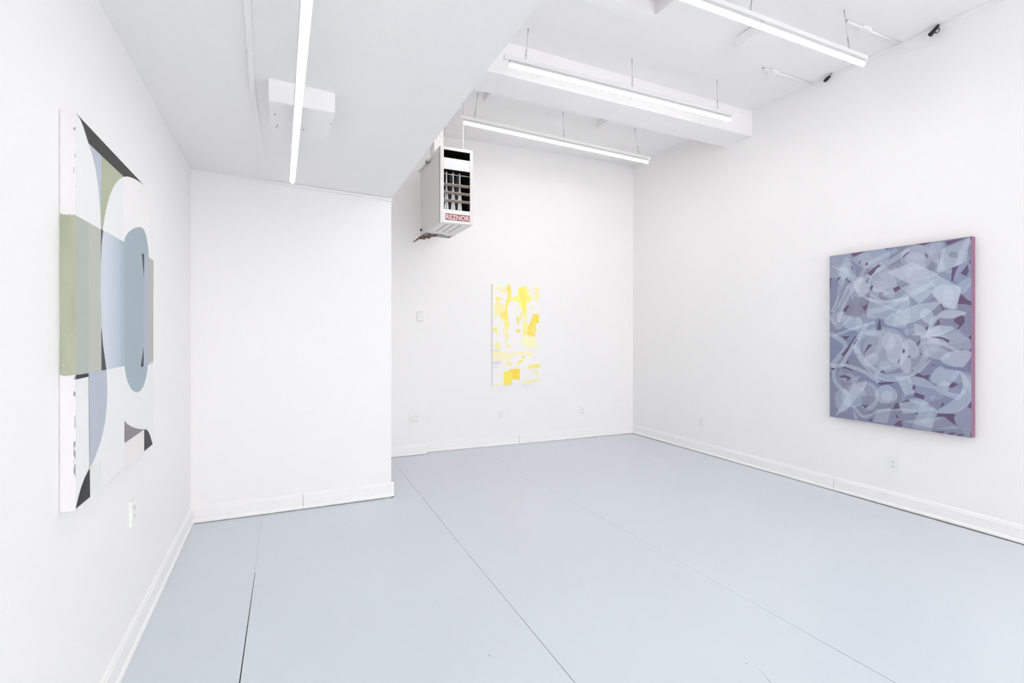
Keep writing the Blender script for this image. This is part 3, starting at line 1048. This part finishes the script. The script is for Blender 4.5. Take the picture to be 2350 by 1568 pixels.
for q, p in (
    (3, [(30, 920), (105, 905), (110, 1030), (155, 1110), (105, 1222), (30, 1205)]),
    (3, [(120, 1222), (210, 1145), (290, 1165), (370, 1160), (390, 1265)]),
    (3, [(310, 300), (340, 300), (480, 440), (400, 460), (315, 430)]),
    (3, [(495, 910), (600, 900), (690, 930), (710, 960), (610, 1050), (500, 1030)]),
    (3, [(430, 1270), (440, 1210), (550, 1260), (540, 1290)]),
    (1, [(70, 1160), (120, 1050), (270, 640), (315, 705), (200, 960), (120, 1110)]),
    (1, [(400, 930), (500, 960), (600, 970), (590, 1040), (470, 1230), (270, 1180), (330, 1060)]),
    (1, [(130, 640), (205, 620), (150, 690), (50, 830), (45, 650)]),
    (1, [(760, 850), (830, 850), (825, 930), (755, 935)]),
    (2, [(690, 290), (740, 240), (830, 250), (840, 340), (740, 345)]),
    (2, [(840, 1040), (940, 1035), (1050, 1060), (1050, 1480), (985, 1540), (870, 1440), (930, 1250), (960, 1160), (850, 1100)]),
    (2, [(560, 1250), (780, 1250), (800, 1400), (730, 1370), (560, 1350)]),
    (2, [(440, 440), (470, 400), (530, 420), (520, 540)]),
    (2, [(470, 1180), (570, 1050), (625, 1125), (500, 1225)]),
    (4, [(30, 0), (280, 0), (270, 100), (235, 130), (80, 30)]),
    (4, [(680, 840), (780, 700), (905, 700), (920, 760), (870, 890)]),
    (4, [(390, 1010), (500, 945), (600, 1000), (560, 1110), (520, 1120)]),
    (4, [(480, 1300), (640, 1220), (800, 1350), (560, 1400), (450, 1430)]),
):
    comp(SM(QZ(q, p), 3) if len(p) > 6 else QZ(q, p), MD, .72)
comp(QZ(4, [(600, 470), (930, 477), (1050, 310), (1054, 580), (860, 530), (640, 500)]), (126, 124, 156), .9)
comp(QZ(2, [(770, 640), (860, 440), (985, 400), (880, 575), (970, 625), (880, 690), (780, 695)]), (143, 147, 176), .8)
comp(QZ(2, [(920, 900), (1055, 720), (1055, 1000), (980, 970)]), (143, 149, 178), .9)
DK = (103, 84, 113)
for q, p in (
    (1, [(345, 275), (560, 240), (470, 285), (385, 328)]), (1, [(845, 203), (920, 193), (890, 225)]),
    (1, [(590, 575), (690, 490), (760, 435), (805, 452), (730, 500), (690, 560), (650, 610)]), (1, [(25, 640), (50, 640), (35, 850), (25, 860)]),
    (1, [(150, 635), (205, 620), (150, 685)]), (1, [(258, 645), (275, 640), (340, 705), (330, 722)]), (1, [(460, 410), (495, 368), (480, 440)]),
    (1, [(560, 460), (572, 398), (612, 435)]), (1, [(628, 790), (650, 750), (680, 765), (652, 845)]), (1, [(970, 800), (1060, 755), (1092, 800), (1005, 860)]),
    (1, [(515, 1075), (595, 1040), (565, 1142)]), (1, [(575, 1050), (608, 990), (590, 1050)]), (1, [(215, 1140), (275, 1055), (332, 1048), (270, 1150)]), (1, [(730, 1420), (778, 1228), (802, 1420)]),
    (1, [(210, 1520), (325, 1512), (265, 1575)]), (1, [(352, 450), (385, 512), (350, 500)]), (1, [(590, 868), (640, 885), (600, 884)]),
    (2, [(180, 135), (460, 98), (330, 152)]), (2, [(640, 95), (975, 28), (690, 152)]), (2, [(750, 490), (852, 450), (790, 590), (765, 690), (735, 692)]),
    (2, [(880, 575), (985, 430), (1003, 540), (970, 620)]), (2, [(865, 910), (900, 890), (970, 960), (1055, 1000), (1055, 1057), (940, 1035), (835, 1032)]),
    (2, [(480, 1362), (550, 1258), (577, 1335)]), (2, [(778, 1270), (830, 1225), (900, 1200), (938, 1240), (938, 1310), (850, 1412), (825, 1412), (860, 1350), (790, 1310)]),
    (2, [(345, 1395), (412, 1342), (375, 1432)]), (2, [(990, 1540), (1052, 1478), (1052, 1575)]), (2, [(0, 335), (60, 270), (135, 238), (60, 300), (10, 345)]),
    (2, [(1030, 20), (1052, 15), (1052, 90), (1028, 70)]), (2, [(568, 1035), (590, 1030), (640, 1120), (615, 1135)]), (2, [(1005, 410), (1018, 360), (1038, 440)]),
    (2, [(330, 260), (390, 300), (375, 350)]),
    (3, [(220, 20), (320, 10), (265, 75)]), (3, [(200, 290), (290, 180), (400, 20), (445, 0), (350, 130), (300, 240), (230, 322)]),
    (3, [(380, 130), (440, 40), (450, 50), (395, 140)]),
    (3, [(522, 298), (605, 138), (668, 140), (570, 240)]), (3, [(280, 420), (295, 345), (312, 425)]), (3, [(190, 487), (250, 468), (310, 485), (372, 520), (360, 537), (280, 500)]),
    (3, [(28, 485), (108, 490), (95, 530)]), (3, [(28, 540), (45, 590), (28, 640)]), (3, [(165, 612), (255, 590), (352, 635), (290, 697), (280, 645), (200, 632)]), (3, [(778, 547), (830, 523), (877, 582)]),
    (3, [(750, 705), (980, 695), (997, 717), (830, 742), (760, 742)]), (3, [(500, 1033), (612, 1050), (562, 1102)]), (3, [(972, 1102), (1000, 1040), (1052, 998), (1077, 1100)]),
    (3, [(600, 1260), (677, 1243), (655, 1302)]), (3, [(985, 1352), (1030, 1300), (1090, 1265), (1113, 1372)]), (3, [(1013, 1168), (1072, 1235), (1025, 1242)]), (3, [(1040, 418), (1078, 320), (1072, 400)]),
    (3, [(735, 1318), (790, 1315), (780, 1325)]), (3, [(590, 1168), (710, 1140), (700, 1150), (610, 1178)]), (3, [(915, 1045), (960, 1100), (1060, 1100), (950, 1110)]),
    (3, [(270, 788), (300, 785), (300, 810)]),
    (4, [(415, 22), (560, 18), (640, 40), (717, 75), (690, 110), (600, 55)]), (4, [(430, 455), (460, 430), (517, 452)]),
    (4, [(185, 600), (240, 560), (320, 605), (422, 588), (390, 650), (432, 702), (330, 640), (250, 622)]), (4, [(690, 790), (720, 745), (770, 703), (837, 730), (780, 780)]),
    (4, [(173, 915), (195, 853), (344, 905), (325, 967)]), (4, [(145, 805), (170, 745), (207, 760), (185, 817)]), (4, [(188, 1160), (242, 1160), (225, 1202)]),
    (4, [(573, 1088), (610, 993), (637, 1045)]), (4, [(530, 1168), (802, 1180), (780, 1240), (812, 1357), (635, 1220), (523, 1222)]), (4, [(980, 1072), (1054, 968), (1054, 1112)]),
    (4, [(450, 1437), (642, 1437), (600, 1475)]), (4, [(650, 1485), (740, 1455), (812, 1460), (740, 1503)]), (4, [(820, 1485), (917, 1475), (912, 1512), (830, 1502)]),
    (4, [(1030, 1448), (1054, 1450), (1054, 1532), (1025, 1510)]), (4, [(870, 220), (917, 198), (905, 225)]), (4, [(1000, 45), (1054, 0), (1054, 52)]), (4, [(1010, 218), (1054, 208), (1054, 242), (1005, 238)]),
    (4, [(3, 250), (25, 185), (47, 240), (25, 272)]), (4, [(88, 325), (105, 293), (127, 320), (105, 342)]), (4, [(258, 240), (275, 260), (302, 305), (275, 295)]), (4, [(600, 190), (630, 160), (640, 175)]),
    (4, [(215, 130), (275, 60), (280, 90), (235, 165)]), (4, [(120, 550), (150, 515), (182, 515)]), (4, [(1042, 700), (1054, 680), (1054, 790)]),
    (4, [(0, 990), (60, 975), (80, 962), (125, 985), (60, 990), (0, 1003)]), (4, [(0, 1270), (12, 1330), (0, 1370)]),
):
    comp(QZ(q, p), DK, .92)
# brush grain and drifting tone in the paint
img += vnoise((nv, nu), (200, 8), rng)[..., None] * 5
img += vnoise((nv, nu), (9, 7), rng)[..., None] * np.array((-4, 2, 6))
img = np.clip(img, 0, 255)
grid_paint('canvas', (XF, RY1, RZ0), (0, RY0 - RY1, 0), (0, 0, RZ1 - RZ0), nu, nv, img, root, M['paint_attr'])
bm = B()
box(bm, (XF + .0006, RY0, RZ0), (XR - .001, RY1, RZ1))
e = obj('canvas_edge', bm, M['pink'], root)
e['label'] = 'mauve pink side edge'

# ---- yellow painting, back wall
def on_back(px, py, off=0.0):
    r = ray(px, py)
    k = 5.932 + .0432 * 1.582 - off
    t = k / (r.y + .0432 * r.x)
    return Vector((r.x * t, r.y * t, H + r.z * t))
OFF = .028
a = on_back(1130.5, 885, OFF); b = on_back(1239, 881, OFF); tz = on_back(1130.5, 652, OFF).z
z0 = a.z
Wd = (Vector((b.x, b.y, 0)) - Vector((a.x, a.y, 0)))
Hh = tz - z0
root = thing('painting', 'small tall white painting with yellow brush marks on the back wall', 'painting', ((a.x + b.x) / 2, (a.y + b.y) / 2, z0))
nu, nv = 200, 372
U, V = np.meshgrid(np.linspace(0, 1, nu), np.linspace(0, 1, nv))
rng = np.random.default_rng(11)
wl = Wd.length
GX = U * wl * 1000 + vnoise((nv, nu), (60, 36), rng) * 13 + vnoise((nv, nu), (14, 12), rng) * 16
GY = V * Hh * 1000 + vnoise((nv, nu), (50, 60), rng) * 22


def yc(poly):
    out = []
    for x, y in poly:
        p = on_back(1100 + x / 5.806, 630 + y / 5.806, OFF)
        out.append(((p.x - a.x) / Wd.x * wl * 1000, (p.z - z0) * 1000))
    return out


img = np.empty((nv, nu, 3))
img[:] = (246, 244, 242)
Ya, Yb, Yc, Yd = (255, 249, 195), (254, 241, 145), (254, 238, 100), (254, 227, 88)
YP = [
    ([(175, 120), (190, 125), (200, 420), (235, 600), (212, 600), (180, 400)], Ya, .6),
    ([(205, 135), (320, 150), (325, 178), (215, 160)], Ya, .9),
    ([(225, 185), (345, 195), (345, 240), (270, 225)], Yb, .75),
    ([(385, 225), (425, 235), (425, 340), (390, 390), (375, 480), (390, 600), (370, 620), (345, 590), (345, 460), (360, 330)], Yc, .85),
    ([(370, 130), (405, 135), (425, 190), (425, 232), (370, 228), (350, 200), (370, 175)], Yd, .75),
    ([(215, 295), (300, 300), (300, 350), (220, 355)], Yb, .7), ([(235, 300), (265, 300), (265, 345), (235, 345)], Yd, .4),
    ([(220, 360), (340, 400), (350, 600), (300, 610), (250, 520), (215, 590), (195, 500), (200, 420)], Yb, .65),
    ([(280, 500), (350, 500), (350, 600), (300, 605), (268, 560)], Yd, .45),
    ([(250, 610), (290, 690), (280, 722), (255, 660)], Ya, .9),
    ([(320, 600), (390, 590), (405, 680), (375, 760), (380, 885), (350, 885), (350, 720), (325, 640)], Yb, .85),
    ([(175, 715), (235, 708), (252, 780), (230, 786), (210, 740), (175, 767)], Yc, .8),
    ([(320, 735), (345, 740), (340, 765), (320, 760)], Yb, .8),
    ([(490, 740), (530, 728), (560, 745), (530, 775), (500, 772)], Yd, .7),
    ([(525, 180), (580, 165), (620, 150), (650, 200), (690, 210), (700, 300), (680, 372), (640, 375), (625, 480), (628, 610), (600, 605), (560, 470), (525, 370), (450, 362), (430, 320), (510, 280)], (254, 246, 130), .9),
    ([(540, 200), (600, 180), (620, 300), (615, 520), (590, 520), (560, 400)], (254, 240, 110), .6),
    ([(650, 218), (688, 232), (684, 300), (650, 284)], (247, 245, 235), .95),
    ([(490, 550), (530, 560), (536, 660), (500, 662), (485, 600)], Yd, .6),
    ([(540, 510), (570, 520), (565, 640), (548, 600)], Yd, .55),
    ([(480, 490), (520, 390), (522, 440), (492, 510)], Ya, .9), ([(500, 420), (515, 410), (512, 445)], Yc, .8),
    ([(740, 160), (800, 180), (800, 240), (780, 330), (740, 362), (725, 300), (740, 230)], Yb, .6),
    ([(570, 600), (640, 650), (670, 790), (740, 800), (735, 842), (640, 812), (575, 812), (585, 700)], Yb, .8),
    ([(695, 560), (720, 530), (800, 530), (795, 642), (760, 652), (750, 800), (735, 832), (640, 802), (640, 690), (670, 650)], Yd, .85),
    ([(722, 670), (735, 665), (735, 790), (722, 790)], Ya, .6),
    ([(685, 450), (705, 430), (705, 480), (690, 502)], Yc, .8),
    ([(797, 680), (813, 680), (813, 842), (802, 832)], Yb, .8),
    ([(775, 400), (782, 400), (785, 470), (778, 470)], Ya, .8),
    ([(570, 815), (760, 840), (760, 960), (700, 977), (590, 970)], Ya, .85),
    ([(750, 940), (785, 945), (785, 968), (755, 965)], Yb, .6),
    ([(190, 960), (230, 885), (260, 930), (292, 1000), (200, 992)], Yb, .8),
    ([(350, 940), (425, 935), (410, 977), (360, 972)], Yb, .7),
    ([(500, 925), (570, 900), (565, 915), (520, 940)], Ya, .9),
    ([(180, 1020), (420, 1045), (560, 1035), (690, 1010), (712, 1102), (670, 1090), (600, 1065), (450, 1090), (370, 1160), (310, 1145), (180, 1142)], (252, 245, 195), .85),
    ([(175, 1000), (280, 1005), (270, 1036), (175, 1034)], (229, 231, 236), .9),
    ([(178, 1160), (300, 1150), (270, 1202), (178, 1200)], (221, 226, 233), .9),
    ([(178, 1220), (270, 1210), (240, 1255), (178, 1260)], (240, 232, 232), .7),
    ([(560, 1085), (602, 1090), (592, 1132), (560, 1112)], Yc, .85), ([(515, 1155), (550, 1138), (585, 1145), (570, 1162), (500, 1216), (492, 1205)], Yc, .75),
    ([(360, 1160), (440, 1190), (440, 1216), (380, 1216)], Yb, .8), ([(725, 1105), (755, 1100), (745, 1125)], Yb, .8),
    ([(275, 1185), (310, 1180), (305, 1200), (280, 1200)], Yb, .8),
    ([(325, 1330), (345, 1300), (400, 1275), (428, 1268), (437, 1400), (443, 1472), (322, 1474)], (254, 236, 100), .95),
    ([(413, 1255), (535, 1258), (548, 1402), (440, 1396), (430, 1300)], (254, 223, 78), .95),
    ([(658, 1215), (800, 1200), (805, 1245), (658, 1262)], Yc, .8),
    ([(560, 1268), (592, 1272), (572, 1300)], Yb, .8),
    ([(750, 1265), (792, 1280), (785, 1300), (770, 1345), (750, 1330)], Yb, .7),
    ([(575, 1430), (640, 1415), (730, 1408), (800, 1383), (800, 1407), (720, 1432), (580, 1457)], Yb, .8),
    ([(205, 1470), (250, 1462), (250, 1484), (200, 1484)], Yc, .8),
    ([(545, 1215), (650, 1150), (800, 1170), (800, 1195), (640, 1205)], (250, 247, 230), .6),
]
for p, c, al in YP:
    m = inpoly(GX, GY, yc(p))
    img[m] = img[m] * (1 - al) + np.array(c) * al
yel = (255 - img[..., 2:3]) / 160.0
img[..., 2:3] += vnoise((nv, nu), (30, 60), rng)[..., None] * 50 * np.clip(yel, 0, 1)
img = np.clip(img, 0, 255)
grid_paint('canvas', tuple(a), (Wd.x, Wd.y, 0), (0, 0, Hh), nu, nv, img, root, M['paint_attr'])
bm = B()
n_ = Vector((.0432, 1, 0)).normalized()
c0 = [a + n_ * .0006, Vector((b.x, b.y, z0)) + n_ * .0006, Vector((b.x, b.y, z0)) + n_ * (OFF - .0004), a + n_ * (OFF - .0004)]
prism(bm, c0, [v + Vector((0, 0, Hh)) for v in c0])
obj('canvas_edge', bm, M['canvas'], root)

# ---- hard-edged painting, left wall: thin flat films of paint laid over one another
XP = -.585
LY0, LY1, LZ0, LZ1 = 1.991, 3.040, .893, 2.147
root = thing('painting', 'large hard-edged painting with green, blue-grey and black shapes on white, on the left wall', 'painting', (XP, 2.5, LZ0))
bm = B()
box(bm, (XL + .0004, LY0, LZ0), (XP, LY1, LZ1))
obj('stretched_canvas', bm, M['canvas'], root, bevel=.0015)


def P1(x, y): return on_x(80 + x / 3.137, 220 + y / 3.136, XP)
def P2(x, y): return on_x(80 + x / 2.903, 700 + y / 2.904, XP)


def clampc(p):
    return Vector((p.x, min(LY1 - .0008, max(LY0 + .0008, p.y)), min(LZ1 - .0008, max(LZ0 + .0008, p.z))))


bm = B()
shapes = []
def S(col, *pts):
    shapes.append((col, [P1(*p[1:]) if p[0] == 1 else P2(*p[1:]) for p in pts]))
# faint warm and cool whites
S((243, 241, 240), (1, 640, 582), (1, 700, 590), (1, 785, 642), (1, 856, 700), (1, 856, 1190), (1, 815, 1165), (1, 790, 970), (1, 730, 950), (1, 655, 1010), (1, 640, 1052))
S((238, 234, 232), (2, 597, 920), (2, 727, 834), (2, 729, 985), (2, 597, 1085))
S((233, 233, 230), (2, 366, 1080), (2, 440, 1030), (2, 446, 1203), (2, 366, 1262))
S((239, 238, 239), (2, 448, 1024), (2, 597, 930), (2, 597, 1085), (2, 450, 1203))
# lavender and olive fins
S((189, 194, 207), (1, 385, 340), (1, 480, 432), (1, 480, 965), (1, 475, 962), (1, 470, 820), (1, 458, 660), (1, 437, 530), (1, 412, 420))
S((178, 183, 156), (1, 480, 432), (1, 640, 582), (1, 612, 598), (1, 588, 622), (1, 562, 662), (1, 540, 715), (1, 520, 785), (1, 503, 865), (1, 494, 920), (1, 488, 966), (1, 475, 962))
# black slanting top
S((58, 57, 58), (1, 293, 122), (1, 782, 640), (1, 750, 617), (1, 722, 600), (1, 695, 588), (1, 665, 580), (1, 640, 583), (1, 480, 432), (1, 385, 340), (1, 368, 285), (1, 350, 225), (1, 325, 165))
# the green-grey field
S((178, 186, 177), (1, 291, 858), (1, 386, 912), (2, 358, 455), (2, 265, 470))
S((187, 193, 182), (1, 386, 912), (1, 476, 962), (2, 443, 436), (2, 358, 455))
S((72, 76, 84), (1, 475, 961), (1, 491, 968), (1, 484, 1020), (1, 479, 1075), (1, 476, 1200), (1, 474, 1200))
S((70, 73, 80), (2, 441, 140), (2, 446, 180), (2, 452, 260), (2, 462, 330), (2, 476, 432), (2, 443, 437))
# light blue, built from upright bands
bands = [(210, 216, 225), (206, 213, 223), (202, 210, 220), (198, 207, 217), (193, 204, 214), (190, 201, 215), (183, 196, 208), (175, 190, 201), (170, 187, 196)]
topL, topR = P1(491, 968), P1(641, 1052)
botL, botR = P2(476, 432), P2(598, 407)
border = [P1(491, 968), P1(485, 1020), P1(480, 1080), P1(475, 1180), P1(473, 1300), P1(472, 1450), P2(442, 60), P2(443, 140), P2(448, 210), P2(455, 280), P2(465, 350), P2(476, 432)]
shapes.append((bands[0], [border[0], topR, botR] + border[1:][::-1]))
for k in range(1, 9):
    t0 = k / 9
    a0 = topL.lerp(topR, t0); b0 = botL.lerp(botR, t0)
    shapes.append((bands[k], [a0, topR, botR, b0]))
# blue-grey oval
S((163, 179, 187), (1, 641, 1052), (1, 652, 1015), (1, 670, 985), (1, 692, 966), (1, 715, 952), (1, 745, 945), (1, 768, 947), (1, 785, 965), (1, 800, 1005), (1, 810, 1060), (1, 817, 1120), (1, 820, 1175),
  (2, 757, 300), (2, 755, 380), (2, 749, 430), (2, 740, 485), (2, 725, 535), (2, 705, 570), (2, 690, 580), (2, 677, 583), (2, 655, 573), (2, 635, 548), (2, 618, 510), (2, 606, 465), (2, 598, 407))
S((179, 184, 196), (1, 785, 1142), (1, 820, 1168), (2, 757, 0), (2, 757, 398), (2, 724, 410), (2, 725, 0))
S((184, 186, 176), (1, 820, 1165), (1, 856, 1188), (2, 788, 0), (2, 788, 388), (2, 757, 398))
S((205, 204, 208), (2, 757, 384), (2, 788, 372), (2, 788, 388), (2, 757, 399))
S((66, 72, 79), (1, 768, 1132), (1, 786, 1142), (1, 784, 1322))
S((66, 72, 79), (2, 724, 278), (2, 723, 410), (2, 703, 413))
# lower left
S((44, 47, 54), (2, 268, 470), (2, 355, 456), (2, 355, 478), (2, 268, 498))
S((186, 191, 204), (2, 357, 455), (2, 476, 432), (2, 480, 520), (2, 481, 600), (2, 476, 690), (2, 466, 780), (2, 452, 850), (2, 432, 925), (2, 404, 1005), (2, 382, 1055), (2, 366, 1086), (2, 362, 1000))
S((52, 50, 54), (2, 363, 1088), (2, 366, 1280), (2, 269, 1361), (2, 277, 1332), (2, 290, 1280), (2, 306, 1222), (2, 330, 1155))
# lower right
S((140, 133, 135), (2, 597, 775), (2, 612, 792), (2, 635, 808), (2, 662, 820), (2, 695, 828), (2, 728, 830), (2, 597, 921))
S((58, 57, 60), (2, 728, 830), (2, 742, 831), (2, 756, 846), (2, 768, 876), (2, 776, 905), (2, 783, 936), (2, 728, 984))
fcols = []
for k, (col, pts) in enumerate(shapes):
    off = Vector((.0002 + .00003 * k, 0, 0))
    bm.faces.new([bm.verts.new(clampc(p) + off) for p in pts])
    fcols.append(lin(col))
bmesh.ops.recalc_face_normals(bm, faces=bm.faces)
org = wloc(root)
bmesh.ops.translate(bm, verts=bm.verts, vec=-org)
bm.faces.ensure_lookup_table()
me = bpy.data.meshes.new('painted_surface')
bm.to_mesh(me); bm.free()
att = me.color_attributes.new('paint', 'FLOAT_COLOR', 'CORNER')
for p, c in zip(me.polygons, fcols):
    for li in p.loop_indices:
        att.data[li].color = (*c, 1)
me.materials.append(M['paint_flat'])
o = bpy.data.objects.new('painted_surface', me)
C.objects.link(o)
o.parent = root
# side edge towards the camera: white, with a scratched green band and ragged paint line
def PE(px, py): return on_y(px, py, LY0)
zt, zb = PE(155, 492).z, PE(155, 862).z
rng = np.random.default_rng(5)
nu, nv = 30, 900
Hs = LZ1 - LZ0
U, V = np.meshgrid(np.linspace(0, 1, nu), np.linspace(0, 1, nv))
Z = LZ0 + V * Hs
img = np.empty((nv, nu, 3)); img[:] = (231, 229, 230)
wob = vnoise((nv, nu), (2, 12), rng) * .008
g = (Z < zt + wob) & (Z > zb + wob)
img[g] = (172, 176, 154)
gn = vnoise((nv, nu), (150, 4), rng)
gl = vnoise((nv, nu), (10, 2), rng)
img[g] += (gl[g] * 12)[:, None]
sc = g & (gn > .40)
img[sc] = (186, 191, 162)
rag = vnoise((nv, nu), (90, 6), rng) + vnoise((nv, nu), (8, 1), rng)
r = (~g) & (U > .88) & (rag > .33)
img[r] = (150, 150, 155)
img = np.clip(img, 0, 255)
s = grid_paint('canvas_edge', (XL + .002, LY0 - .0006, LZ0), (XP - XL - .002, 0, 0), (0, 0, Hs), nu, nv, img, root, M['paint_attr'])
s['label'] = 'white side edge with a scratched green band'

# ------------------------------------------------------------------ daylight and view
w = bpy.data.worlds.new('overcast_daylight')
SC.world = w
w.use_nodes = True
bg = w.node_tree.nodes['Background']
bg.inputs['Color'].default_value = (1.0, .975, .95, 1)
bg.inputs['Strength'].default_value = 2.8
SC.view_settings.view_transform = 'Standard'
SC.view_settings.look = 'None'
SC.view_settings.gamma = 1
SC.view_settings.use_curve_mapping = False
SC.view_settings.exposure = 1.50
SC.cycles.use_denoising = True
SC.cycles.use_adaptive_sampling = True
SC.cycles.adaptive_threshold = .08
SC.cycles.adaptive_min_samples = 20
SC.cycles.max_bounces = 8
SC.cycles.diffuse_bounces = 7
SC.cycles.glossy_bounces = 3
SC.cycles.caustics_reflective = False
SC.cycles.caustics_refractive = False
